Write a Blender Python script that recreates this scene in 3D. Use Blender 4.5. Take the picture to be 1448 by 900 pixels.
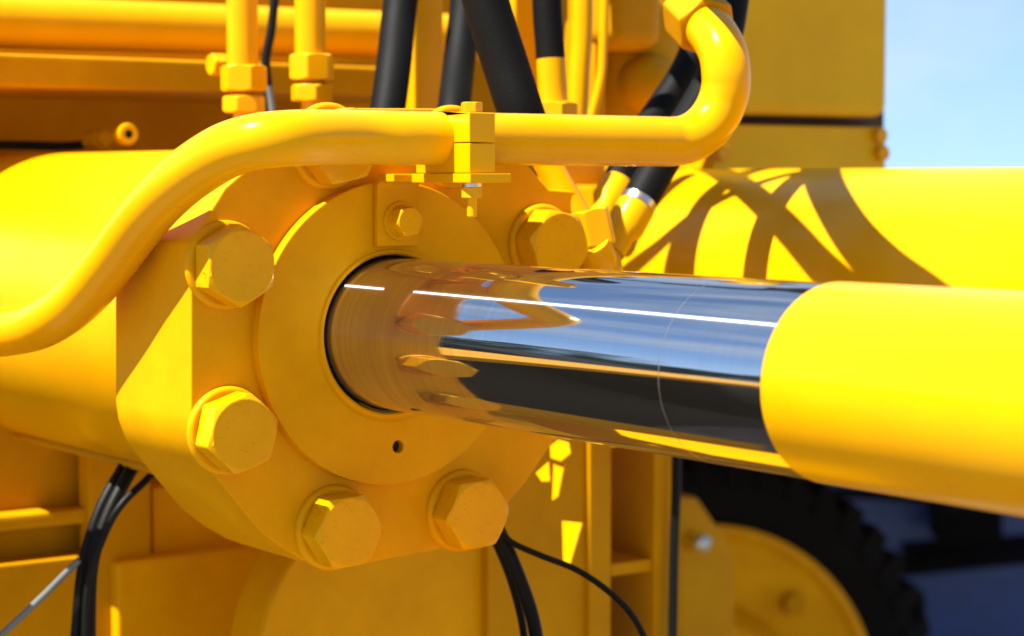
import bpy, bmesh, math, random
from mathutils import Vector, Matrix
random.seed(7)
sc = bpy.context.scene
col = sc.collection
for o in list(bpy.data.objects): bpy.data.objects.remove(o)

# ---------------------------------------------------------------- camera
W, H, F = 1448.0, 900.0, 3000.0
PITCH = math.atan((450 - 254) / F)                 # horizon of the picture lies above its middle
cam_d = bpy.data.cameras.new('camera'); cam = bpy.data.objects.new('camera', cam_d); col.objects.link(cam)
cam_d.lens = F / W * 36.0; cam_d.sensor_width = 36.0; cam_d.clip_start = 0.05; cam_d.clip_end = 2000
cam.location = (0, 0, 1.70); cam.rotation_euler = (math.pi / 2 - PITCH, 0, 0)
cam_d.dof.use_dof = True; cam_d.dof.focus_distance = 1.55; cam_d.dof.aperture_fstop = 6.3
sc.camera = cam
CAM = Vector(cam.location)
FWD = Vector((0, math.cos(PITCH), -math.sin(PITCH))); UP = Vector((0, math.sin(PITCH), math.cos(PITCH))); RT = Vector((1, 0, 0))
def ray(px, py): return RT * ((px - W / 2) / F) + UP * ((H / 2 - py) / F) + FWD
def P(px, py, d): return CAM + ray(px, py) * d
# machine frame: A = along the piston rod towards the camera, U = across the flange face, V = up
th = math.atan2(2124, 3000)
A = Vector((math.sin(th), -math.cos(th), 0)); U = Vector((math.cos(th), math.sin(th), 0)); V = Vector((0, 0, 1))
O = P(556, 472, 1.68)
def M(a, u, v): return O + A * a + U * u + V * v
def loc(p): q = p - O; return q.dot(A), q.dot(U), q.dot(V)
def on_a(px, py, a):                                # point on the plane A = a that shows at a place of the photo
    r = ray(px, py); t = (a - (CAM - O).dot(A)) / r.dot(A); return CAM + r * t
def on_u(px, py, u):
    r = ray(px, py); t = (u - (CAM - O).dot(U)) / r.dot(U); return CAM + r * t

# ---------------------------------------------------------------- sky, sun, exposure
SUN = (U * -0.52 + V * 0.855 + A * -0.025).normalized()
el = math.asin(SUN.z); az = math.atan2(SUN.x, SUN.y)
w = bpy.data.worlds.new('World'); sc.world = w; w.use_nodes = True
nt = w.node_tree; nt.nodes.clear()
out = nt.nodes.new('ShaderNodeOutputWorld'); bg = nt.nodes.new('ShaderNodeBackground'); bg.inputs[1].default_value = 0.072
sky = nt.nodes.new('ShaderNodeTexSky'); sky.sky_type = 'NISHITA'; sky.sun_disc = False
sky.sun_elevation = el; sky.sun_rotation = az; sky.air_density = 1.0; sky.dust_density = 0.0; sky.ozone_density = 2.5
tc = nt.nodes.new('ShaderNodeTexCoord'); mp = nt.nodes.new('ShaderNodeMapping'); mp.inputs['Scale'].default_value = (1, 1, 2.2)
nz = nt.nodes.new('ShaderNodeTexNoise'); nz.inputs['Scale'].default_value = 5.0; nz.inputs['Detail'].default_value = 7; nz.inputs['Roughness'].default_value = .55
rp = nt.nodes.new('ShaderNodeValToRGB'); rp.color_ramp.elements[0].position = .44; rp.color_ramp.elements[1].position = .66
ml = nt.nodes.new('ShaderNodeMath'); ml.operation = 'MULTIPLY'; ml.inputs[1].default_value = .5
mx = nt.nodes.new('ShaderNodeMix'); mx.data_type = 'RGBA'; mx.inputs['B'].default_value = (4.2, 4.6, 5.0, 1)
L_ = nt.links.new
sm_ = nt.nodes.new('ShaderNodeMapping'); sm_.inputs['Scale'].default_value = (1, 1, .85); sm_.inputs['Location'].default_value = (0, 0, .16)
L_(tc.outputs['Generated'], sm_.inputs[0]); L_(sm_.outputs[0], sky.inputs[0])
L_(tc.outputs['Generated'], mp.inputs[0]); L_(mp.outputs[0], nz.inputs[0]); L_(nz.outputs[0], rp.inputs[0]); L_(rp.outputs[0], ml.inputs[0])
L_(ml.outputs[0], mx.inputs['Factor']); L_(sky.outputs[0], mx.inputs['A']); L_(mx.outputs['Result'], bg.inputs[0]); L_(bg.outputs[0], out.inputs[0])
sd = bpy.data.lights.new('sun', 'SUN'); sd.energy = 5.0; sd.angle = math.radians(.5); sd.color = (1, .96, .88)
so = bpy.data.objects.new('sun', sd); col.objects.link(so); so.rotation_euler = SUN.to_track_quat('Z', 'Y').to_euler(); so.location = (0, 0, 6)
sc.view_settings.view_transform = 'Standard'; sc.view_settings.look = 'None'; sc.view_settings.gamma = 1
sc.view_settings.use_curve_mapping = False; sc.view_settings.exposure = 1.55
try: sc.cycles.max_bounces = 10; sc.cycles.diffuse_bounces = 5; sc.cycles.glossy_bounces = 6
except Exception: pass

# ---------------------------------------------------------------- materials
def paint(name, c, rough=.32, bump=.12, scale=260, dirt=.25, coat=.25, dents=0., spec=.3):
    m = bpy.data.materials.new(name); m.use_nodes = True; n = m.node_tree; b = n.nodes['Principled BSDF']; k = n.links.new
    t = n.nodes.new('ShaderNodeTexCoord')
    n1 = n.nodes.new('ShaderNodeTexNoise'); n1.inputs['Scale'].default_value = 9; n1.inputs['Detail'].default_value = 8; n1.inputs['Roughness'].default_value = .7
    n2 = n.nodes.new('ShaderNodeTexNoise'); n2.inputs['Scale'].default_value = scale; n2.inputs['Detail'].default_value = 3
    n3 = n.nodes.new('ShaderNodeTexNoise'); n3.inputs['Scale'].default_value = 55; n3.inputs['Detail'].default_value = 6; n3.inputs['Roughness'].default_value = .75
    for q in (n1, n2, n3): k(t.outputs['Object'], q.inputs['Vector'])
    r = n.nodes.new('ShaderNodeValToRGB'); r.color_ramp.elements[0].position = .35; r.color_ramp.elements[1].position = .7
    r.color_ramp.elements[0].color = (c[0] * (1 - .35 * dirt), c[1] * (1 - .5 * dirt), c[2], 1); r.color_ramp.elements[1].color = (*c, 1)
    k(n1.outputs[0], r.inputs[0])
    # small dirt specks
    s = n.nodes.new('ShaderNodeValToRGB'); s.color_ramp.elements[0].position = .70; s.color_ramp.elements[1].position = .76
    k(n3.outputs[0], s.inputs[0])
    sm = n.nodes.new('ShaderNodeMath'); sm.operation = 'MULTIPLY'; sm.inputs[1].default_value = dirt; k(s.outputs[0], sm.inputs[0])
    x = n.nodes.new('ShaderNodeMix'); x.data_type = 'RGBA'; x.inputs['B'].default_value = (c[0] * .35, c[1] * .25, .003, 1)
    k(sm.outputs[0], x.inputs['Factor']); k(r.outputs[0], x.inputs['A']); k(x.outputs['Result'], b.inputs['Base Color'])
    rr = n.nodes.new('ShaderNodeMapRange'); rr.inputs['To Min'].default_value = rough * .75; rr.inputs['To Max'].default_value = rough * 1.4
    k(n1.outputs[0], rr.inputs[0]); k(rr.outputs[0], b.inputs['Roughness'])
    bp = n.nodes.new('ShaderNodeBump'); bp.inputs['Strength'].default_value = bump; bp.inputs['Distance'].default_value = .0006; k(n2.outputs[0], bp.inputs['Height'])
    last = bp
    if dents:
        b2 = n.nodes.new('ShaderNodeBump'); b2.inputs['Strength'].default_value = dents; b2.inputs['Distance'].default_value = .002
        n4 = n.nodes.new('ShaderNodeTexNoise'); n4.inputs['Scale'].default_value = 170; n4.inputs['Detail'].default_value = 4; k(t.outputs['Object'], n4.inputs['Vector'])
        r4 = n.nodes.new('ShaderNodeValToRGB'); r4.color_ramp.elements[0].position = .60; r4.color_ramp.elements[1].position = .70; k(n4.outputs[0], r4.inputs[0])
        k(r4.outputs[0], b2.inputs['Height']); k(bp.outputs[0], b2.inputs['Normal']); last = b2
    k(last.outputs[0], b.inputs['Normal'])
    b.inputs['Specular IOR Level'].default_value = spec; b.inputs['Coat Weight'].default_value = coat; b.inputs['Coat Roughness'].default_value = .12
    b.inputs['Specular Tint'].default_value = (1, .7, .12, 1)
    return m
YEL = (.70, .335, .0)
m_paint = paint('yellow_paint', YEL, coat=.12)
m_satin = paint('yellow_paint_satin', YEL, rough=.42, bump=.2, coat=.03, dirt=.5)
m_bolt = paint('yellow_paint_on_bolts', YEL, rough=.36, bump=.25, coat=.15, dents=.4, dirt=.45)
m_gloss = paint('yellow_gloss_paint', YEL, rough=.26, bump=.10, scale=140, coat=.14, dirt=.22)
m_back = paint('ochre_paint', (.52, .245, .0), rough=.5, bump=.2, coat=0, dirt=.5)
m_olive = paint('olive_yellow_paint', (.70, .39, .0), rough=.45, bump=.1, coat=.1, dirt=.3)
def plain(name, c, rough, metal=0., bump=0., scale=300, var=.3, spec=.5):
    m = bpy.data.materials.new(name); m.use_nodes = True; n = m.node_tree; b = n.nodes['Principled BSDF']; k = n.links.new
    t = n.nodes.new('ShaderNodeTexCoord'); q = n.nodes.new('ShaderNodeTexNoise'); q.inputs['Scale'].default_value = 14; q.inputs['Detail'].default_value = 8
    k(t.outputs['Object'], q.inputs['Vector']); r = n.nodes.new('ShaderNodeValToRGB')
    r.color_ramp.elements[0].position = .3; r.color_ramp.elements[1].position = .72
    r.color_ramp.elements[0].color = (*[v * (1 - var) for v in c], 1); r.color_ramp.elements[1].color = (*c, 1)
    k(q.outputs[0], r.inputs[0]); k(r.outputs[0], b.inputs['Base Color'])
    b.inputs['Roughness'].default_value = rough; b.inputs['Metallic'].default_value = metal; b.inputs['Specular IOR Level'].default_value = spec
    if bump:
        q2 = n.nodes.new('ShaderNodeTexNoise'); q2.inputs['Scale'].default_value = scale; q2.inputs['Detail'].default_value = 4; k(t.outputs['Object'], q2.inputs['Vector'])
        bp = n.nodes.new('ShaderNodeBump'); bp.inputs['Strength'].default_value = bump; bp.inputs['Distance'].default_value = .001; k(q2.outputs[0], bp.inputs['Height']); k(bp.outputs[0], b.inputs['Normal'])
    return m
m_rubber = plain('black_rubber', (.0045, .0045, .004), .6, bump=.35, scale=500, spec=.1)
m_cable = plain('black_cable', (.004, .004, .003), .5, bump=.1, spec=.16)
m_grey = plain('grey_cable', (.13, .145, .14), .45)
m_dark = plain('black_hollow', (.004, .0035, .003), .8)
m_seal = plain('black_seal', (.012, .011, .009), .35)
m_steel = plain('bare_steel', (.55, .55, .53), .3, metal=1., bump=.2)
m_tyre = plain('tyre_rubber', (.004, .0035, .003), .85, bump=.5, scale=120, spec=.12)
m_blue = plain('blue_body_paint', (.020, .06, .24), .4, var=.3)
m_ground = plain('sandy_gravel', (.29, .24, .17), .95, bump=1., scale=60, var=.5)
m_leaf = plain('leaves', (.035, .055, .018), .8, var=.6)
m_bark = plain('bark', (.10, .075, .05), .9, bump=.5, scale=60)
m_shadow = plain('gap_shade_brown', (.06, .018, .002), .7)  # shade colour for the gap under the olive box
m_grease = plain('brown_grease', (.05, .025, .006), .3, bump=.4, scale=400)
# chrome: bright, finely ground round its circumference
m_chrome = bpy.data.materials.new('polished_chrome'); m_chrome.use_nodes = True
n = m_chrome.node_tree; b = n.nodes['Principled BSDF']; k = n.links.new
b.inputs['Metallic'].default_value = 1; b.inputs['Base Color'].default_value = (.55, .57, .60, 1)
t = n.nodes.new('ShaderNodeTexCoord'); rot = n.nodes.new('ShaderNodeMapping'); rot.inputs['Rotation'].default_value = (0, 0, math.atan2(-A.y, A.x))
mpp = n.nodes.new('ShaderNodeMapping'); mpp.inputs['Scale'].default_value = (1400, 6, 6)
q = n.nodes.new('ShaderNodeTexNoise'); q.inputs['Scale'].default_value = 1; q.inputs['Detail'].default_value = 4
k(t.outputs['Object'], rot.inputs[0]); k(rot.outputs[0], mpp.inputs[0]); k(mpp.outputs[0], q.inputs['Vector'])
bp = n.nodes.new('ShaderNodeBump'); bp.inputs['Strength'].default_value = .04; bp.inputs['Distance'].default_value = .0001; k(q.outputs[0], bp.inputs['Height']); k(bp.outputs[0], b.inputs['Normal'])
mp3 = n.nodes.new('ShaderNodeMapping'); mp3.inputs['Scale'].default_value = (40, 14, 14); k(rot.outputs[0], mp3.inputs[0])
q2 = n.nodes.new('ShaderNodeTexNoise'); q2.inputs['Scale'].default_value = 1; q2.inputs['Detail'].default_value = 9; q2.inputs['Roughness'].default_value = .7; k(mp3.outputs[0], q2.inputs['Vector'])
rr = n.nodes.new('ShaderNodeMapRange'); rr.inputs['To Min'].default_value = .01; rr.inputs['To Max'].default_value = .06; rr.inputs['From Min'].default_value = .35; rr.inputs['From Max'].default_value = .8
k(q2.outputs[0], rr.inputs[0]); k(rr.outputs[0], b.inputs['Roughness'])
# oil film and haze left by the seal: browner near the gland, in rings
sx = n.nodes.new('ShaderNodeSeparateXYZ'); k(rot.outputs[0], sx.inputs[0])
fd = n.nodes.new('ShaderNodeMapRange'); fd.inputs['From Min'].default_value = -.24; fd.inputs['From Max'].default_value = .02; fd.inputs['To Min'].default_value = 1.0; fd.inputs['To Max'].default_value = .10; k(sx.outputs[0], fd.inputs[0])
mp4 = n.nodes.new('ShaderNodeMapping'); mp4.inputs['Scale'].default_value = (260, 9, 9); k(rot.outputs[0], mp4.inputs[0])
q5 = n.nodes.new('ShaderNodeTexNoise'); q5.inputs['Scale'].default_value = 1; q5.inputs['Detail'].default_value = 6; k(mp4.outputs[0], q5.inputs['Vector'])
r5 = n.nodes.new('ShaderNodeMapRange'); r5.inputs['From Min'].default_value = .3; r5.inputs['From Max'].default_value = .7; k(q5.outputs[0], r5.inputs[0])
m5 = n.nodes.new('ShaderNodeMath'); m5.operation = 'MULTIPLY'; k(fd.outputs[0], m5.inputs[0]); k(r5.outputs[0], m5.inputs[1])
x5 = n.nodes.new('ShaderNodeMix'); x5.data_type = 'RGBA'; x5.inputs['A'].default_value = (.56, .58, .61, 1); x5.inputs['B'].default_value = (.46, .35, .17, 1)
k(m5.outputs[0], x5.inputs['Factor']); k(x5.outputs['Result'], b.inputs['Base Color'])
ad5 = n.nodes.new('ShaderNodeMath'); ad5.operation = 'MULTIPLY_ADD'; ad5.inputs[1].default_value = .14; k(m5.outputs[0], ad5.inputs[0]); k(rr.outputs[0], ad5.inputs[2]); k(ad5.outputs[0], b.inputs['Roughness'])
gl = n.nodes.new('ShaderNodeBsdfAnisotropic'); gl.inputs['Roughness'].default_value = .30; gl.inputs['Anisotropy'].default_value = .90; gl.inputs['Rotation'].default_value = .25; gl.inputs['Color'].default_value = (.8, .8, .78, 1)
cx_ = n.nodes.new('ShaderNodeCombineXYZ'); cx_.inputs[0].default_value, cx_.inputs[1].default_value = A.x, A.y; k(cx_.outputs[0], gl.inputs['Tangent'])
ms = n.nodes.new('ShaderNodeMixShader'); ms.inputs[0].default_value = .035
k(b.outputs[0], ms.inputs[1]); k(gl.outputs[0], ms.inputs[2]); k(ms.outputs[0], n.nodes['Material Output'].inputs['Surface'])

# ---------------------------------------------------------------- builders
def thing(name, label, cat, at, group=None):
    o = bpy.data.objects.new(name, None); col.objects.link(o); o.location = at; o.empty_display_size = .05
    o['label'] = label; o['category'] = cat
    if group: o['group'] = group
    return o
def tag(o, label, cat, group=None):
    o['label'] = label; o['category'] = cat
    if group: o['group'] = group
    return o
def wloc(o):
    p = Vector(o.location)
    while o.parent: o = o.parent; p += Vector(o.location)
    return p
def obj(name, verts, faces, mat, parent=None, at=None, smooth=40, label=None, bevel=0, bseg=2):
    """verts in world coordinates; the object's origin goes to `at` (or the parent's place)"""
    base = wloc(parent) if parent else Vector((0, 0, 0))
    org = Vector(at) if at is not None else (base if parent else sum((Vector(v) for v in verts), Vector()) / len(verts))
    me = bpy.data.meshes.new(name); me.from_pydata([tuple(Vector(v) - org) for v in verts], [], faces)
    bm = bmesh.new(); bm.from_mesh(me)
    bmesh.ops.remove_doubles(bm, verts=bm.verts, dist=1e-6)
    bmesh.ops.recalc_face_normals(bm, faces=bm.faces)
    if bevel:
        ed = [e for e in bm.edges if len(e.link_faces) == 2 and e.calc_face_angle(0) > math.radians(28)]
        bmesh.ops.bevel(bm, geom=ed, offset=bevel, segments=bseg, profile=.5, affect='EDGES', clamp_overlap=True)
    for f in bm.faces: f.smooth = True
    bm.to_mesh(me); bm.free(); me.set_sharp_from_angle(angle=math.radians(smooth))
    me.materials.append(mat)
    o = bpy.data.objects.new(name, me); col.objects.link(o); o.parent = parent; o.location = org - base
    if name not in ('bent_tube', 'hose_body', 'crown', 'lugs', 'hydraulic_hose', 'ground'):
        md = o.modifiers.new('weighted', 'WEIGHTED_NORMAL'); md.keep_sharp = True; md.weight = 100
    if label: o['label'] = label
    return o
def basis(ax):
    ax = ax.normalized(); h = V if abs(ax.dot(V)) < .95 else A
    x = h.cross(ax).normalized(); return x, ax.cross(x).normalized(), ax
def lathe(prof, p0, ax, seg=64, cap=(True, True)):
    """prof: (distance along ax, radius)"""
    x, y, z = basis(ax); vs = []; fs = []
    for d, r in prof:
        for i in range(seg):
            t = 2 * math.pi * i / seg; vs.append(p0 + z * d + (x * math.cos(t) + y * math.sin(t)) * r)
    m = len(prof)
    for j in range(m - 1):
        for i in range(seg):
            i2 = (i + 1) % seg; fs.append((j * seg + i, j * seg + i2, (j + 1) * seg + i2, (j + 1) * seg + i))
    if cap[0]: fs.append(tuple(reversed(range(seg))))
    if cap[1]: fs.append(tuple(range((m - 1) * seg, m * seg)))
    return vs, fs
def smooth_path(pts, n=10):
    q = [pts[0] + (pts[0] - pts[1])] + list(pts) + [pts[-1] + (pts[-1] - pts[-2])]; out = []
    for i in range(1, len(q) - 2):
        a, b_, c, d = q[i - 1], q[i], q[i + 1], q[i + 2]
        for s in range(n):
            t = s / n
            out.append(.5 * ((2 * b_) + (c - a) * t + (2 * a - 5 * b_ + 4 * c - d) * t * t + (3 * b_ - a - 3 * c + d) * t ** 3))
    out.append(pts[-1]); return out
def tube(pts, r, seg=24, n=10, raw=False):
    path = pts if raw else smooth_path(pts, n); vs = []; fs = []
    rs = r if isinstance(r, (list, tuple)) else [r] * len(path)
    if len(rs) != len(path): rs = [rs[min(len(rs) - 1, int(i / len(path) * len(rs)))] for i in range(len(path))]
    t0 = (path[1] - path[0]).normalized(); x, y, _ = basis(t0)
    for i, p in enumerate(path):
        t = (path[min(i + 1, len(path) - 1)] - path[max(i - 1, 0)]).normalized()
        x = (x - t * x.dot(t)).normalized(); y = t.cross(x)
        for s in range(seg):
            g = 2 * math.pi * s / seg; vs.append(p + (x * math.cos(g) + y * math.sin(g)) * rs[i])
    for j in range(len(path) - 1):
        for s in range(seg):
            s2 = (s + 1) % seg; fs.append((j * seg + s, j * seg + s2, (j + 1) * seg + s2, (j + 1) * seg + s))
    fs.append(tuple(reversed(range(seg)))); fs.append(tuple(range((len(path) - 1) * seg, len(path) * seg)))
    return vs, fs
def hexhead(p, ax, across, h, rot=0, chamfer=True, hole=0, under=False):
    """hexagonal head/nut standing on p, its rounded chamfer cut where a cone meets the flats"""
    x, y, z = basis(ax); seg = 72; vs = []; fs = []; R = across / 2
    rc = R * .96
    def rh(t):
        k_ = (t - rot) % (math.pi / 3) - math.pi / 6; return R / math.cos(k_)
    rings = []
    def add(fn): rings.append([]); [rings[-1].append((fn(2 * math.pi * i / seg))) for i in range(seg)]
    if under: add(lambda t: (rc, 0)); add(lambda t: (rh(t), max(0, (rh(t) - rc) * .6)))
    else: add(lambda t: (rh(t), 0))
    if chamfer: add(lambda t: (rh(t), h - max(0, (rh(t) - rc)) * .62)); add(lambda t: (rc, h))
    else: add(lambda t: (rh(t), h))
    if hole: add(lambda t: (hole, h)); add(lambda t: (hole, h * .2))
    for rg in rings:
        for i, (r, d) in enumerate(rg):
            t = 2 * math.pi * i / seg; vs.append(p + z * d + (x * math.cos(t) + y * math.sin(t)) * r)
    for j in range(len(rings) - 1):
        for i in range(seg):
            i2 = (i + 1) % seg; fs.append((j * seg + i, j * seg + i2, (j + 1) * seg + i2, (j + 1) * seg + i))
    fs.append(tuple(range((len(rings) - 1) * seg, len(rings) * seg))); fs.append(tuple(reversed(range(seg))))
    return vs, fs
def prism(poly, d, ext):
    """poly: world points; extruded by the vector ext*d"""
    m = len(poly); vs = list(poly) + [p + ext * d for p in poly]
    fs = [tuple(range(m)), tuple(reversed(range(m, 2 * m)))] + [(i, i + m, (i + 1) % m + m, (i + 1) % m) for i in range(m)]
    return vs, fs
def box(a0, a1, u0, u1, v0, v1):
    poly = [M(a1, u0, v0), M(a1, u1, v0), M(a1, u1, v1), M(a1, u0, v1)]
    return prism(poly, -(a1 - a0), A)
def panel(x0, y0, x1, y1, a, thick):
    """box whose front face lies on the plane A = a and shows between these photo places"""
    _, u0, vt = loc(on_a(x0, y0, a)); _, u1, _v = loc(on_a(x1, y0, a)); _, _u, vb = loc(on_a(x0, y1, a))
    return box(a - thick, a, u0, u1, vb, vt)
def join(*parts):
    vs = []; fs = []
    for v, f in parts:
        o = len(vs); vs += list(v); fs += [tuple(i + o for i in g) for g in f]
    return vs, fs
def arc(pc, a0, a1, r, n, plane):
    return [pc + plane[0] * math.cos(a0 + (a1 - a0) * i / n) * r + plane[1] * math.sin(a0 + (a1 - a0) * i / n) * r for i in range(n + 1)]

# ================================================================ setting
g = obj('ground', [(-400, -400, 0), (400, -400, 0), (400, 400, 0), (-400, 400, 0)], [(0, 1, 2, 3)], m_ground, at=(0, 0, 0)); g['kind'] = 'structure'

# ================================================================ main hydraulic cylinder
cyl = thing('hydraulic_cylinder', 'big yellow hydraulic cylinder with thick bolted flange at its head, left of centre', 'hydraulic cylinder', M(-.08, 0, 0))
FL = -.011                                             # flange face lies this far behind the ring's face
obj('barrel', *lathe([(-.150, .149), (-3.6, .149)], M(0, 0, 0), A, 128), m_paint, cyl)
obj('weld_bead', *lathe([(-.146, .150), (-.150, .156), (-.157, .157), (-.163, .150)], M(0, 0, 0), A, 96, (False, False)), m_paint, cyl)
fl_px = [(270, 343), (270, 590), (274, 618), (284, 645), (300, 668), (330, 706), (366, 750), (398, 775), (432, 795), (455, 803), (482, 805), (510, 799), (560, 789),
         (620, 778), (670, 770), (697, 763), (707, 748), (715, 716), (745, 682), (783, 624)]
flo = [loc(on_a(x, y, FL))[1:] for x, y in fl_px]
flo += [(.205, -.09), (.213, .0), (.207, .075), (.190, .112)]
flo += [loc(on_a(x, y, FL))[1:] for x, y in ((776, 268), (742, 228), (706, 190), (662, 154), (480, 153), (446, 162), (405, 190), (318, 266))]
obj('flange', *prism([M(FL, u, v) for u, v in flo], -.134, A), m_satin, cyl, bevel=.0022, smooth=30)
# retaining ring: face with bore and a small drilled hole
RR, RB = .1205, .0624
def retainer():
    hu, hv = loc(on_a(563, 632, 0))[1:]
    bm = bmesh.new(); loops = []
    for cu, cv, r, seg in ((0, 0, RR - .0016, 128), (0, 0, RB + .0085, 96), (hu, hv, .0053, 24)):
        vs = [bm.verts.new(M(0, cu + r * math.cos(2 * math.pi * i / seg), cv + r * math.sin(2 * math.pi * i / seg))) for i in range(seg)]
        es = [bm.edges.new((vs[i], vs[(i + 1) % seg])) for i in range(seg)]; loops.append((vs, es))
    bmesh.ops.triangle_fill(bm, use_beauty=True, edges=[e for l in loops for e in l[1]])
    fv = [v.co.copy() for v in bm.verts]; bm.verts.index_update(); ff = [tuple(v.index for v in f.verts) for f in bm.faces]; bm.free()
    rim = lathe([(0, RR - .0016), (-.0005, RR - .0004), (-.0016, RR), (-.0108, RR)], M(0, 0, 0), A, 128, (False, False))
    lip = lathe([(0, RB + .0085), (-.0008, RB + .0072), (-.0010, RB + .0050), (.0004, RB + .0038), (.0006, RB + .0022), (-.0002, RB + .0008), (-.002, RB), (-.0135, RB - .001)], M(0, 0, 0), A, 96, (False, False))
    hole = lathe([(0, .0053), (-.010, .0048)], M(0, hu, hv), A, 24, (False, False))
    o = obj('retaining_ring', *join((fv, ff), rim, lip, hole), m_satin, cyl, smooth=35)
    obj('drilled_hole', *lathe([(-.0065, .0051), (-.0068, .0001)], M(0, hu, hv), A, 24, (False, False)), m_dark, o)
    return o
ring = retainer()
obj('wiper_seal', *lathe([(-.0120, RB - .0001), (-.0050, RB - .0004), (-.0042, RB - .0012), (-.0060, .0601), (-.0125, .0600)], M(0, 0, 0), A, 96, (False, False)), m_seal, cyl)
fil = [(-.0133, RR + .005), (-.0128, RR + .0025), (-.0105, RR + .0005)]
BPX = [(765, 346), None, (463, 207), (318, 375), (321, 609), (470, 746), (651, 722), None]
bolt_rot = [.84, .2, .2, .52, .3, .05, .06, .2]
for i in range(8):
    t = math.radians((25, 67, 115, 160, 205, 250, 295, 340)[i]); c = M(FL, .1605 * math.cos(t), .1605 * math.sin(t))
    if BPX[i]: c = on_a(*BPX[i], FL)
    # bolt head with a raised washer face and painted-over washer
    wv = lathe([(0, .0340), (.0022, .0339), (.0040, .0328), (.0048, .0312), (.0050, .0298), (.0044, .028)], c, A, 64, (False, True))
    bo = obj('bolt', *hexhead(c + A * .005, A, .0545, .0235, rot=bolt_rot[i]), m_bolt, cyl, at=c, bevel=.0011, bseg=2, smooth=25)
    obj('washer', *wv, m_satin, bo, smooth=35)

# ================================================================ piston rod
rod = thing('piston_rod', 'polished chrome piston rod ending in a fat yellow sleeve, coming out of the flange', 'piston rod', M(.24, 0, 0))
gpts = [M(.0008 + .0006 * math.sin(i * 2.1), .0612 * math.cos(math.radians(t_)), .0612 * math.sin(math.radians(t_)) - .0006) for i, t_ in enumerate(range(238, 312, 6))]
obj('grease_smear', *tube(gpts, [.0004 + .0016 * math.sin(math.pi * i / (len(gpts) - 1)) * (.6 + .4 * math.sin(i * 1.9)) for i in range(len(gpts))], 10, raw=True), m_grease, cyl, smooth=80)
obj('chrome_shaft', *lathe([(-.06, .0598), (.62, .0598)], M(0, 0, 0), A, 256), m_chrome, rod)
xs = loc(on_u(1160, 400, 0))[0]
RS = .0609
obj('sleeve', *lathe([(.498, .0598), (.4982, RS - .0018), (.4990, RS - .0006), (.5005, RS), (1.02, RS + .0006)], M(0, 0, 0), A, 160, (False, True)), m_gloss, rod, smooth=50)
obj('score_ring', *lathe([(.4040, .05980), (.4043, .05985), (.4047, .05980)], M(0, 0, 0), A, 256, (False, False)), m_steel, rod)

# ================================================================ steel pipe in front
CU = -.0005                                            # left face of the clamp
PA, PV = loc(on_u(621, 196, CU))[0], loc(on_u(621, 196, CU))[2]
PR = .0203
def pd(px, py, u): return on_u(px, py, u)
ppts = [P(-110, 462, 1.84), P(-30, 472, 1.80), P(40, 464, 1.75), P(82, 445, 1.71), P(121, 412, 1.68), P(158, 368, 1.645), P(190, 325, 1.615), P(224, 284, 1.585), P(270, 244, 1.555), P(330, 209, 1.53), P(404, 196, 1.525)]
ppts += [M(PA, u, PV) for u in (-.07, -.035, 0, .06, .12, .165)]
e = M(PA, .165, PV)
bx = loc(on_a(951, 199, PA))[1]
ppts[-1] = M(PA, bx - .02, PV); 
R_ = .047
ppts += [M(PA, bx, PV)]
for k_ in range(1, 6):
    t = math.pi / 2 * k_ / 5 * .97
    ppts.append(M(PA + .012 * k_ / 5, bx + R_ * math.sin(t), PV + R_ * (1 - math.cos(t))))
last = ppts[-1]
DB = (Vector((-.32, .80, 0)) + V * .45).normalized()
ppts += [last + V * .014, last + V * .026 + DB * .006, last + V * .032 + DB * .020, last + V * .034 + DB * .038, last + V * .034 + DB * .06]
pp = thing('steel_pipe', 'bent yellow steel pipe crossing in front of the flange and turning up at the right', 'pipe', M(PA, 0, PV))
obj('bent_tube', *tube(ppts, PR, 48, 8), m_gloss, pp, smooth=60)
tip = ppts[-1]
ed_ = (ppts[-1] - ppts[-2]).normalized()
obj('end_collar', *hexhead(tip - ed_ * .022, ed_, .048, .040, rot=.2, under=True), m_back, pp, bevel=.0006, bseg=1)

# ---- clamp round the pipe
cl = thing('pipe_clamp', 'two-piece yellow block clamp holding the steel pipe above the rod', 'clamp', M(PA, .01, PV - .026))
CF = loc(on_u(664, 200, CU))[0]; CB = PA - (CF - PA) * .80; CW = .0235
ztop, zmid, zbot = PV + .0205, PV - .0028, PV - .0262
_, _, ztop = loc(on_u(664, 159, CU)); _, _, zmid = loc(on_u(664, 202, CU)); _, _, zbot = loc(on_u(664, 245, CU))
def half_block(up):
    z0, z1 = (zmid + .0003, ztop) if up else (zmid - .0003, zbot)
    n_ = 16; poly = []
    R2 = PR - .0006
    off = math.asin(max(-1, min(1, (z0 - PV) / R2)))
    if up: aa = [off + (math.pi - 2 * off) * i / n_ for i in range(n_ + 1)]
    else: aa = [off - (math.pi + 2 * off) * i / n_ for i in range(n_ + 1)]
    poly = [(PA + R2 * math.cos(t), PV + R2 * math.sin(t)) for t in aa]
    out_ = [(CB, z0), (CB, z1), (CF, z1), (CF, z0)]
    pts = [M(a_, CU, v_) for a_, v_ in poly + out_]
    return prism(pts, CW, U)
obj('upper_block', *half_block(True), m_paint, cl, bevel=.0010, smooth=35)
obj('lower_block', *half_block(False), m_paint, cl, bevel=.0010, smooth=35)
obj('base_plate', *box(CB - .004, CF + .003, CU - .0015, CU + .036, zbot - .0072, zbot - .0004), m_paint, cl, bevel=.0006)
_, bu, _ = (CF, CU + CW * .45, 0); ba = CF - .0125
bt = obj('clamp_bolt', *hexhead(M(ba, bu, ztop + .0006), V, .0145, .0075, rot=.3), m_bolt, cl, bevel=.0004, bseg=1)
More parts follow.
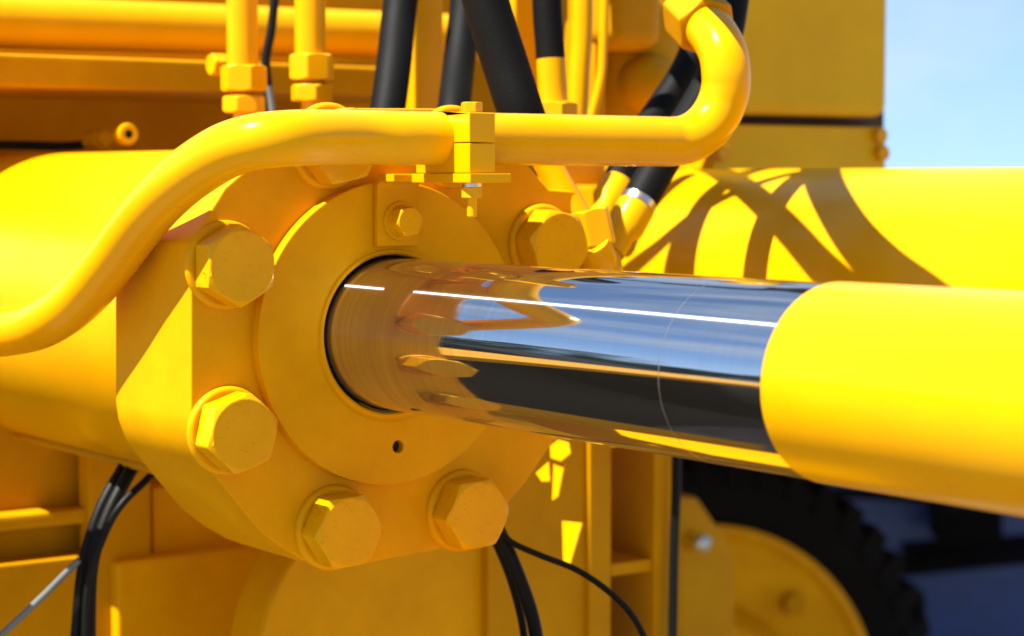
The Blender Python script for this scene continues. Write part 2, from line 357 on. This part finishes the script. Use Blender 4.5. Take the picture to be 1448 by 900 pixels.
nu = obj('nut', *hexhead(M(ba, bu, zbot - .0185), V, .0150, .0080, rot=.9), m_bolt, cl, bevel=.0003, bseg=1)
obj('spring_washer', *lathe([(0, .0075), (.0030, .0075)], M(ba, bu, zbot - .0105), V, 32), m_steel, cl)
obj('bolt_shank', *lathe([(0, .0030), (.001, .0038), (.022, .0038)], M(ba, bu, zbot - .033), V, 24), m_paint, cl)

# ---- bracket bolted to the ring, carrying the clamp
br = thing('mounting_bracket', 'bent yellow bracket bolted to the ring just above the rod, under the pipe clamp', 'bracket', M(0, 0, .09))
_, s0, sb = loc(on_a(534, 349, .006)); _, s1, _v = loc(on_a(592, 349, .006)); zt = zbot - .0006
def strap():
    T = .006; rb = .012; prof = [(0.0006, sb), (T, sb)]
    for i in range(7):
        t = math.pi / 2 * i / 6; prof.append((T + (rb - T) * (1 - math.cos(t)), zt - rb + (rb - T) * math.sin(t)))
    prof += [(CB - .0045, zt - T), (CB - .0045, zt)]
    for i in range(7):
        t = math.pi / 2 * (1 - i / 6); prof.append((.0006 + rb * (1 - math.cos(t)), zt - rb + rb * math.sin(t)))
    return prism([M(a_, s0, v_) for a_, v_ in prof], s1 - s0, U)
obj('bent_strap', *strap(), m_satin, br, bevel=.0008, smooth=35)
sc_ = on_a(566, 313, .006)
obj('small_bolt', *hexhead(sc_ + A * .004, A, .0215, .0115, rot=.15), m_bolt, br, bevel=.0004, bseg=1)
obj('washer', *lathe([(0.0002, .0155), (.0015, .0155), (.0019, .0150), (.0019, .0125), (.0042, .0122), (.0042, .005)], sc_, A, 40, (False, True)), m_satin, br)

# ================================================================ second cylinder at the right
r2 = .135; c2 = Vector()
a2 = -.15
pt = P(1367, 237, 1.95)                                  # top line of the barrel as seen
la, lu, lv = loc(pt)
b2c = M(la, lu, lv - r2)
bk = thing('hydraulic_cylinder', 'second yellow cylinder barrel behind the rod at the right, striped with hose shadows', 'hydraulic cylinder', b2c)
# its far end shows near x = 890
end_a = loc(P(885, 400, 2.28))[0]
obj('barrel', *lathe([(end_a, r2 - .004), (end_a + .004, r2), (la + .9, r2)], M(0, lu, lv - r2), A, 128), m_paint, bk)
obj('end_collar', *lathe([(end_a - .05, r2 * .9), (end_a - .045, r2 * .94), (end_a - .001, r2 * .94)], M(0, lu, lv - r2), A, 96), m_back, bk)
def on_barrel(px, py):                              # where the second barrel shows at a place of the photo
    r = ray(px, py); cu, cv = lu, lv - r2; q = CAM - O
    ou, ov, ru, rv = q.dot(U) - cu, q.dot(V) - cv, r.dot(U), r.dot(V)
    a_, b_, c_ = ru * ru + rv * rv, 2 * (ou * ru + ov * rv), ou * ou + ov * ov - r2 * r2
    t = (-b_ - math.sqrt(max(0, b_ * b_ - 4 * a_ * c_))) / (2 * a_); return CAM + r * t

# ================================================================ hoses and fittings
def hose(name, label, pts, wpx, mat, group=None, cat='hose', seg=24, base=None):
    ws = [P(x, y, d) for x, y, d in pts]; d = pts[len(pts) // 2][2]
    o = obj(name, *tube(ws, wpx / 2 / F * d, seg, 8), mat, smooth=60)
    return tag(o, label, cat, group)
G1 = 'black hydraulic hoses above the steel pipe'
hose('hydraulic_hose', 'black hose rising behind the steel pipe, leftmost of the thick hoses', [(572, -40, 2.05), (563, 30, 2.03), (557, 90, 2.0), (546, 170, 1.97), (538, 215, 1.97)], 50, m_rubber, G1)
hose('hydraulic_hose', 'black hose between the leftmost hose and the broad grey-sheened one, straight above clamp bolt', [(664, -40, 2.1), (655, 40, 2.08), (648, 100, 2.05), (640, 170, 2.0), (634, 215, 2.0)], 46, m_rubber, G1)
hose('hydraulic_hose', 'broad dark grey hose slanting down to the right, just behind the pipe clamp', [(672, -50, 1.80), (695, 30, 1.80), (716, 95, 1.80), (740, 170, 1.80), (752, 205, 1.82)], 66, m_rubber, G1)
h4 = thing('hydraulic_hose', 'short black hose with long yellow ferrule, standing right of the broad slanting hose', 'hose', P(785, 165, 2.0), G1)
obj('hose_body', *tube([P(772, -50, 2.0), P(774, 20, 2.0), P(777, 60, 2.0), P(779, 92, 2.0)], 21 / F * 2.0, 24), m_rubber, h4)
obj('ferrule', *tube([P(779, 84, 1.99), P(781, 120, 1.99), P(783, 150, 1.99)], 20.5 / F * 2.0, 32), m_paint, h4)
obj('hex_nut', *hexhead(P(785, 190, 1.99), V, .038, .030, rot=.2), m_paint, h4)
G2 = 'black hoses behind the upturned end of the pipe'
ha = [(1010, -50, 2.15), (1000, 10, 2.12), (975, 90, 2.1), (935, 155, 2.08), (900, 205, 2.05), (872, 262, 2.02)]
hb = [(1040, -40, 2.02), (1028, 40, 2.0), (1008, 110, 1.98), (975, 170, 1.95), (938, 225, 1.92), (901, 290, 1.90)]
for pts, lab, wd in ((ha, 'black hose curving down behind the upturned pipe end, further back of the two', 46), (hb, 'black hose curving down behind the upturned pipe end, nearer one with pale ring', 52)):
    d = pts[-1][2]; ws = [P(*p) for p in pts]; h = thing('hydraulic_hose', lab, 'hose', ws[-1], G2)
    obj('hose_body', *tube(ws, wd / 2 / F * d, 28, 8), m_rubber, h)
    dr = (ws[-1] - ws[-2]).normalized()
    if wd == 52: obj('crimp_ring', *lathe([(-.001, wd / 2 / F * d + .0006), (.006, wd / 2 / F * d + .0006)], ws[-1] - dr * .004, dr, 32), m_steel, h)
    obj('ferrule', *lathe([(0, wd / 2 / F * d + .001), (.022, wd / 2 / F * d + .0012), (.030, wd / 2 / F * d * .8), (.05, wd / 2 / F * d * .8)], ws[-1] + dr * (.003 if wd == 52 else -.002), dr, 32), m_paint, h)

# hoses looping above the picture: their shadows stripe the second barrel
G6 = 'black hoses looping above the second barrel'
for pts, t, wpx, lab in (
        ([(880, 392), (935, 345), (1000, 292), (1060, 264), (1120, 246)], (.34, .42), 24, 'black hose above the picture whose shadow arcs along the left of the second barrel'),
        ([(1030, 250), (1070, 280), (1120, 330), (1160, 375), (1215, 430)], (.42, .38), 40, 'black hose above the picture whose shadow slants down right amid the second barrel'),
        ([(1160, 241), (1172, 275), (1205, 330), (1255, 385), (1320, 440)], (.40, .40), 56, 'thickest black hose above the picture, casting the rightmost shadow band on the second barrel')):
    ws = [on_barrel(x, y) + SUN * (t[0] + (t[1] - t[0]) * i / (len(pts) - 1)) for i, (x, y) in enumerate(pts)]
    if pts[0][0] < 1000: ws = ws + [ws[-1] + (ws[-1] - ws[-2]) * 2]
    else: ws = [ws[0] + (ws[0] - ws[1]) * 2] + ws + [ws[-1] + (ws[-1] - ws[-2]) * 1.2]
    tag(obj('hydraulic_hose', *tube(ws, wpx / 2 / 1500, 20, 8), m_rubber, smooth=60), lab, 'hose', G6)

# slanting tube with nut and elbow right of the flange
st = thing('steel_tube', 'slanting yellow tube with hexagonal nut right beside the upper right flange bolt', 'tube', P(838, 350, 1.86))
T0, T1 = P(751, 190, 1.80), P(823, 318, 1.80); dT = (T1 - T0).normalized()
obj('straight_tube', *tube([T0, (T0 + T1) / 2, T1], 20 / F * 1.80, 32), m_gloss, st)
obj('hex_nut', *hexhead(P(829, 298, 1.80), (dT * .6 - V * .8), .036, .032, rot=.25, under=True), m_paint, st, bevel=.0005, bseg=1)
obj('elbow', *tube([P(836, 345, 1.79), P(846, 368, 1.80), P(850, 392, 1.83), P(846, 430, 1.86)], [.0155, .0155, .019, .019, .019], 32), m_paint, st)

# vertical fittings at the upper left
G3 = 'upright tube fittings behind the bent pipe'
for cx, lab, y0, rot in ((345, 'upright yellow tube with two hexagonal nuts behind the pipe, nearer the small side bolt', 92, .35), (441, 'upright yellow tube with two hexagonal nuts behind the pipe, right of the thin cable', 76, .85)):
    d = 2.0; k_ = d / F; f = thing('tube_fitting', lab, 'tube fitting', P(cx, 200, d), G3)
    obj('straight_tube', *lathe([(0, 22 * k_), (.12, 22 * k_)], P(cx - 2, y0 + 12, d), V, 32), m_paint, f)
    obj('upper_nut', *hexhead(P(cx, y0 + 38, d), V, 58 * k_, 37 * k_, rot=rot, under=True), m_paint, f, bevel=.0006, bseg=1)
    obj('neck', *lathe([(0, 19 * k_), (.02, 19 * k_)], P(cx, y0 + 46, d), V, 32), m_back, f)
    obj('lower_nut', *hexhead(P(cx, y0 + 68, d), V, 54 * k_, 24 * k_, rot=rot + .4, under=True), m_paint, f, bevel=.0006, bseg=1)
    obj('stub', *lathe([(0, 20 * k_), (.05, 17 * k_)], P(cx + 3, y0 + 125, d), V, 32), m_paint, f)
tag(obj('side_bolt', *hexhead(P(318, 92, 2.1), -U, .020, .016, rot=.2), m_paint, bevel=.0005, bseg=1), 'small yellow bolt head sticking out left of the leftmost upright tube', 'bolt')
hose('thin_cable', 'thin black cable hanging between the two upright tube fittings', [(392, -40, 2.2), (384, 40, 2.2), (376, 85, 2.2), (380, 130, 2.2), (385, 175, 2.2)], 13, m_cable, cat='cable')
hose('grey_cable', 'short pale grey cable end between the upright fittings, under the black cable', [(380, 122, 2.15), (383, 140, 2.15), (387, 170, 2.15)], 10, m_grey, cat='cable')

# nozzle lying over the barrel at the left
nz_ = thing('grease_nozzle', 'small yellow tipped nozzle with black hollow lying above the barrel at left', 'nozzle', P(165, 195, 2.25))
n0, n1 = P(128, 200, 2.28), P(196, 187, 2.2); dn = (n1 - n0).normalized()
obj('dark_body', *lathe([(0, .010), (.026, .010), (.027, .008), (.034, .008)], n0, dn, 24), m_back, nz_)
tipd = ((P(200, 186, 2.15) - P(160, 192, 2.22))).normalized()
obj('tip', *lathe([(0, .0075), (.012, .0105), (.026, .0115), (.030, .010), (.030, .0048), (.015, .0045)], P(168, 192, 2.23), tipd, 32, (True, True)), m_paint, nz_)
obj('hollow', *lathe([(0, .0046), (.0005, .0001)], P(168, 192, 2.23) + tipd * .0285, tipd, 20, (False, False)), m_dark, nz_)
hose('thin_cable', 'dark cable lying along the top of the barrel at left', [(-60, 205, 2.36), (40, 206, 2.34), (90, 207, 2.32), (140, 203, 2.3)], 13, m_cable, cat='cable')

# ================================================================ background steelwork, upper left
def steel(name, label, geo, mat=m_back, cat='beam', bevel=.004, group=None, smooth=35):
    return tag(obj(name, *geo, mat, bevel=bevel, smooth=smooth), label, cat, group)
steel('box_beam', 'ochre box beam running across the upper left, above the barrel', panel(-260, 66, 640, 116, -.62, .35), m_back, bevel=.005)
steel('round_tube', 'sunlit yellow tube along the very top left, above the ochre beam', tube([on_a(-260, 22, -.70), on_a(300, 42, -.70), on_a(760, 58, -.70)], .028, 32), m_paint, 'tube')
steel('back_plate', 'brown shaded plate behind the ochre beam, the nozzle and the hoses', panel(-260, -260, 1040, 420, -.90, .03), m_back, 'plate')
steel('upright_plate', 'yellow upright plate between the two dark hoses above the pipe', panel(585, -60, 628, 200, -.38, .02), m_paint, 'plate')
steel('upright_plate', 'tall yellow plate showing right of the broad slanting hose', panel(728, -60, 775, 200, -.50, .02), m_paint, 'plate')

# ================================================================ upper right steelwork
bb = thing('counterweight_box', 'olive yellow box at the upper right with dark gap under it, beside the sky', 'steel box', on_a(1160, 230, -.45))
obj('upper_box', *panel(1040, -80, 1262, 161, -.42, .30), m_olive, bb, bevel=.016, bseg=5)
obj('lower_box', *panel(1008, 175, 1254, 262, -.44, .22), m_olive, bb, bevel=.004)
obj('gap_shade', *panel(1012, 140, 1250, 200, -.47, .12), m_shadow, bb)  # dark brown strip stands for the shade in the gap
for x, y in ((1256, 192), (1259, 217)): obj('bolt', *hexhead(on_a(x - 16, y, -.44), A, .017, .010), m_paint, bb, bevel=.0004, bseg=1)
obj('bolt', *hexhead(on_a(1016, 217, -.44), A, .019, .012), m_paint, bb, bevel=.0004, bseg=1)

# casting behind the hoses
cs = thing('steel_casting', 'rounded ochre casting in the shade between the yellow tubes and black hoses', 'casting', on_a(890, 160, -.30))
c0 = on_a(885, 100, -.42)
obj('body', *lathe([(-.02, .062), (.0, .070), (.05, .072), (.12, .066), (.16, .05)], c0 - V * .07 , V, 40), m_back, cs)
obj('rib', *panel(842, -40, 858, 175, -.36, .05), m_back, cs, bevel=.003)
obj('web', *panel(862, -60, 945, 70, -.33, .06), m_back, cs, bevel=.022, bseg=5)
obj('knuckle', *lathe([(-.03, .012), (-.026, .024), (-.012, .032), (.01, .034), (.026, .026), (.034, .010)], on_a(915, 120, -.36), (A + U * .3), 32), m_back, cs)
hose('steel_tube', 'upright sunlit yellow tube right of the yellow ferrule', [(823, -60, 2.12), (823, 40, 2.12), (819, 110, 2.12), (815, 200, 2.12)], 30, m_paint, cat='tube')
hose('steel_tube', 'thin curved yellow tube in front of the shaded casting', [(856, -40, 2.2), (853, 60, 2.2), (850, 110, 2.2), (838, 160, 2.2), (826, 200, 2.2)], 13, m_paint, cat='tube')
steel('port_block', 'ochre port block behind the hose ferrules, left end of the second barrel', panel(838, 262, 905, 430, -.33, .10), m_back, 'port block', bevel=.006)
steel('gusset_plate', 'bright yellow plate behind the slanting tube, left of the hose ferrules', panel(775, 215, 858, 300, -.40, .02), m_paint, 'plate')

# ================================================================ lower steelwork
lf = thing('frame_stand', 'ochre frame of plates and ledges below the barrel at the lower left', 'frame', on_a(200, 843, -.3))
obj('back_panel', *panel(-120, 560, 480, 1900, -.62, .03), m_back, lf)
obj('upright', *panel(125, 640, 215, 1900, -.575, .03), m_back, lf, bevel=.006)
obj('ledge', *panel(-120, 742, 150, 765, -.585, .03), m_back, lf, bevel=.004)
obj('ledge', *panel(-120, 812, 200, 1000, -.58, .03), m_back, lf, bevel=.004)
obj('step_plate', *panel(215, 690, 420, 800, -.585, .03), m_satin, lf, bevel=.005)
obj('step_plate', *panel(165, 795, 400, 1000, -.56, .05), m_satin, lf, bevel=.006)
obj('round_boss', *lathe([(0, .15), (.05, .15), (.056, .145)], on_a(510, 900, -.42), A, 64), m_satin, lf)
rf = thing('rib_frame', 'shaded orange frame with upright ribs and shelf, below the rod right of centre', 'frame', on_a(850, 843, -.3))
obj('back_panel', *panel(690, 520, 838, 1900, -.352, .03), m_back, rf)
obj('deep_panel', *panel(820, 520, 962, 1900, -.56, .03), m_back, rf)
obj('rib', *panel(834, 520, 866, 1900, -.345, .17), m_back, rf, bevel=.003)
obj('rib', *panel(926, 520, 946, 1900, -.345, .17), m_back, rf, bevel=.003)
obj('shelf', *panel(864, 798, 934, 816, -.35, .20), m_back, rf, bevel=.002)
steel('lower_tube', 'thin ochre tube running along the underside of the barrel', tube([M(-.16, -.062, -.1375), M(-.8, -.062, -.1375), M(-2.5, -.062, -.1375)], .0045, 24), m_back, 'tube')

# thin bright plates added in the shape of sun patches on the rib panel
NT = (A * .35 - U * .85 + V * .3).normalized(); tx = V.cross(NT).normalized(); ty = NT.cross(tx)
def sun_patch(px, py, d, outline):
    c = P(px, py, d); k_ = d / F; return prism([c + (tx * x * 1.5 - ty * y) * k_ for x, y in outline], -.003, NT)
spots = thing('sun_patches', 'small yellow plates shaped as sun patches below the rod, right of the flange edge', 'sun patch', P(790, 640, 1.93))
obj('upper_sun_patch', *sun_patch(790, 640, 2.0, [(-11, -8), (-3, -18), (9, -15), (13, 0), (4, 13), (-8, 9)]), m_paint, spots, bevel=.0008)  # upper sun patch, made as a thin plate
obj('tapered_sun_patch', *sun_patch(786, 682, 2.0, [(-6, -26), (6, -26), (5, 20), (-1, 27)]), m_paint, spots, bevel=.0006)
obj('side_sun_patch', *sun_patch(768, 668, 2.01, [(-8, 2), (4, -16), (9, 12), (0, 14)]), m_paint, spots, bevel=.0006)
tag(obj('tapered_sun_patch', *sun_patch(804, 768, 2.06, [(-11, -30), (11, -30), (5, 31), (-2, 31)]), m_paint, bevel=.0006), 'bright wedge shaped plate added as a sun patch on the orange panel below the rod', 'sun_patch')  # lone sun patch, also a thin plate
# ---- cables
G4 = 'black cables below the barrel at the lower left'
hose('cable', 'thick black cable leaving from under the barrel, left one of the bundle', [(200, 620, 1.98), (172, 665, 1.95), (140, 725, 1.93), (118, 800, 1.92), (108, 900, 1.92), (105, 960, 1.92)], 17, m_cable, G4, 'cable')
hose('cable', 'thick black cable leaving from under the barrel, right one of the bundle', [(212, 625, 1.97), (184, 668, 1.94), (152, 730, 1.92), (130, 800, 1.91), (126, 900, 1.91), (128, 960, 1.91)], 19, m_cable, G4, 'cable')
hose('cable', 'thin black cable joining the bundle from the right under the flange', [(235, 650, 1.95), (206, 680, 1.92), (170, 716, 1.9), (146, 760, 1.9), (124, 830, 1.9), (120, 930, 1.9)], 11, m_cable, G4, 'cable')
hose('grey_cable', 'pale grey cable slanting down to the left from the black bundle', [(112, 792, 1.9), (86, 818, 1.9), (58, 846, 1.9), (0, 900, 1.9)], 10, m_grey, cat='cable')
G5 = 'black cables below the flange'
hose('cable', 'thick black cable dropping from behind the flange at its bottom right', [(690, 720, 1.85), (712, 765, 1.85), (732, 812, 1.85), (752, 870, 1.85), (765, 940, 1.85)], 20, m_cable, G5, 'cable')
hose('cable', 'black cable beside the thick one, slightly left of it below the flange', [(684, 735, 1.87), (704, 775, 1.87), (722, 820, 1.87), (738, 880, 1.87), (748, 960, 1.87)], 11, m_cable, G5, 'cable')
hose('cable', 'thin black cable curving away to the right over the orange ribs', [(700, 740, 1.84), (722, 766, 1.84), (765, 786, 1.84), (815, 806, 1.84), (862, 838, 1.84), (900, 880, 1.84), (935, 960, 1.84)], 9, m_cable, G5, 'cable')
hose('cable', 'straight black cable hanging beside the rightmost orange rib', [(957, 600, 2.3), (956, 700, 2.3), (953, 780, 2.3), (950, 960, 2.3)], 14, m_cable, G5, 'cable')

# ================================================================ wheel and blue body at the lower right
def wheel(cx, cy, d, r_rim, r_out):
    k_ = d / F; c = P(cx, cy, d); ax = (A * .75 - U * .25 + V * 0).normalized()
    wh = thing('wheel', 'big black lugged tyre on an ochre hub, in the shade under the rod', 'wheel', c)
    Rr, Ro = r_rim * k_, r_out * k_
    obj('tyre', *lathe([(-.30, Rr), (-.29, Ro * .93), (-.25, Ro * .97), (-.02, Ro * .97), (.02, Ro * .94), (.03, Ro * .85), (.01, Rr)], c, ax, 96, (False, False)), m_tyre, wh)
    x, y, z = basis(ax)
    parts = []
    for i in range(44):
        t = 2 * math.pi * i / 44; e = x * math.cos(t) + y * math.sin(t); s = -x * math.sin(t) + y * math.cos(t)
        q = [c + e * Ro * .88 + z * .035 - s * .018, c + e * Ro * .88 + z * .035 + s * .018, c + e * Ro * 1.01 + s * .022 + z * .01, c + e * Ro * 1.01 - s * .022 + z * .01]
        parts.append(prism(q, -.14, z))
    lg = obj('lugs', *join(*parts), m_tyre, wh); lg['kind'] = 'stuff'
    obj('rim', *lathe([(-.02, Rr), (.03, Rr), (.035, Rr * .96), (.02, Rr * .92), (.0, Rr * .6), (.05, Rr * .55), (.07, Rr * .5), (.07, .001)], c, ax, 64, (False, False)), m_satin, wh, smooth=30)
    for i in range(10):
        t = 2 * math.pi * i / 10 + .2; e = x * math.cos(t) + y * math.sin(t)
        obj('wheel_nut', *hexhead(c + e * Rr * .76 + z * .01, ax, .045, .03), m_back, wh)
    return wh
wheel(985, 1010, 4.6, 272, 372)
gp = [on_a(x, y, -1.3) for x, y in ((960, 703), (988, 703), (1024, 756), (1040, 800), (1040, 1000), (960, 1000))]
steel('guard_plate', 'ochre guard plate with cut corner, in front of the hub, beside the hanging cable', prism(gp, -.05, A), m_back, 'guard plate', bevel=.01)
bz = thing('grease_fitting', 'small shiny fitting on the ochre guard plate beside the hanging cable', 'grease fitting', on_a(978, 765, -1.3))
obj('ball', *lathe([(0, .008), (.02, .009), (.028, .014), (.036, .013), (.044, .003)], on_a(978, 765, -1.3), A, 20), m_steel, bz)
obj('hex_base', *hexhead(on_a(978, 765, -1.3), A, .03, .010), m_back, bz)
steel('tyre_shade_plate', 'added plate hidden behind the second barrel, shading the lugged tyre', box(-4.6, -1.2, .7, 4.2, -.16, -.12), m_back, 'shade plate', bevel=.003)  # added cover out of sight, keeps light off the tyre
def wpanel(x0, y0, x1, y1, d, thick, sl=0):
    p = [P(x0, y1, d), P(x1, y1 + sl, d), P(x1, y0 + sl, d), P(x0, y0, d)]
    return prism(p, thick, Vector((0, 1, 0)))
bl = thing('blue_truck', 'dark blue truck side with black rails, far behind the tyre at lower right', 'truck', P(1300, 960, 7.0))
obj('body_side', *wpanel(900, 560, 2300, 965, 7.0, .6), m_blue, bl, bevel=.01)
obj('rail', *wpanel(1140, 806, 2300, 830, 6.93, .05, -120), m_tyre, bl)
obj('rail', *wpanel(1140, 690, 2300, 702, 6.93, .05, 60), m_tyre, bl)
obj('rail', *wpanel(1280, 770, 2300, 786, 6.95, .04, -60), m_tyre, bl)
obj('side_box', *wpanel(1330, 720, 1420, 772, 6.7, .2), m_tyre, bl, bevel=.02)
obj('side_box', *wpanel(1250, 838, 1310, 905, 6.7, .2), m_tyre, bl, bevel=.02)

steel('bounce_plate', 'added sunlit yellow plate, unseen just below the picture, mirrored in the rod', box(-.12, .32, -.02, .20, -.305, -.292), m_paint, 'plate')  # added plate, gives the rod its yellow lower strip and bounces light up
# big dark tyre standing left of the machine: out of the picture, mirrored in the rod
wh2 = thing('wheel', 'big black tyre standing left of the cylinder, outside the picture, mirrored in the rod', 'wheel', M(-1.9, -1.1, -1.0))
wa = (A * .2 + U * .98).normalized()
obj('tyre', *lathe([(-.25, .35), (-.24, .66), (-.18, .72), (.18, .72), (.24, .66), (.25, .35)], M(-1.7, -1.25, -.62), wa, 64, (True, True)), m_tyre, wh2)
obj('rim', *lathe([(-.27, .34), (-.2, .30), (-.2, .001)], M(-1.7, -1.25, -.62), wa, 48, (False, False)), m_back, wh2)
steel('shade_plate', 'added ochre plate left of the cylinder, outside the picture, shading the lower left frame', box(-1.9, -.25, -1.5, -.27, -.10, -.07), m_back, 'shade_plate')  # added plate out of view, keeps the sun off the ledges
steel('chassis_side', 'black chassis side behind the lower frame, under the cylinder', box(-1.3, -1.22, -1.6, .3, -1.35, -.20), m_dark, 'chassis')
# ================================================================ far wood that the rod mirrors
parts = []
for i in range(7000):
    uu = -75 + random.random() * 115; hgt = 6.5 + 2.2 * math.sin(uu * .31) + 1.3 * math.sin(uu * .83 + 1)
    c = M(-(48 + random.random() * 9), uu, 0); c.z = hgt * random.random() ** .8; s_ = .45 + random.random() * .5
    nx = Vector((random.gauss(0, 1), random.gauss(0, 1), random.gauss(0, 1))).normalized(); bx_, by_, _ = basis(nx)
    parts.append(([c - bx_ * s_, c + by_ * s_ * .6, c + bx_ * s_, c - by_ * s_ * .6], [(0, 1, 2, 3)]))
fw = tag(obj('crown', *join(*parts), m_leaf), 'dark green wood at the edge of the far ground beyond the machine', 'wood'); fw.name = 'far_wood'; fw['kind'] = 'stuff'
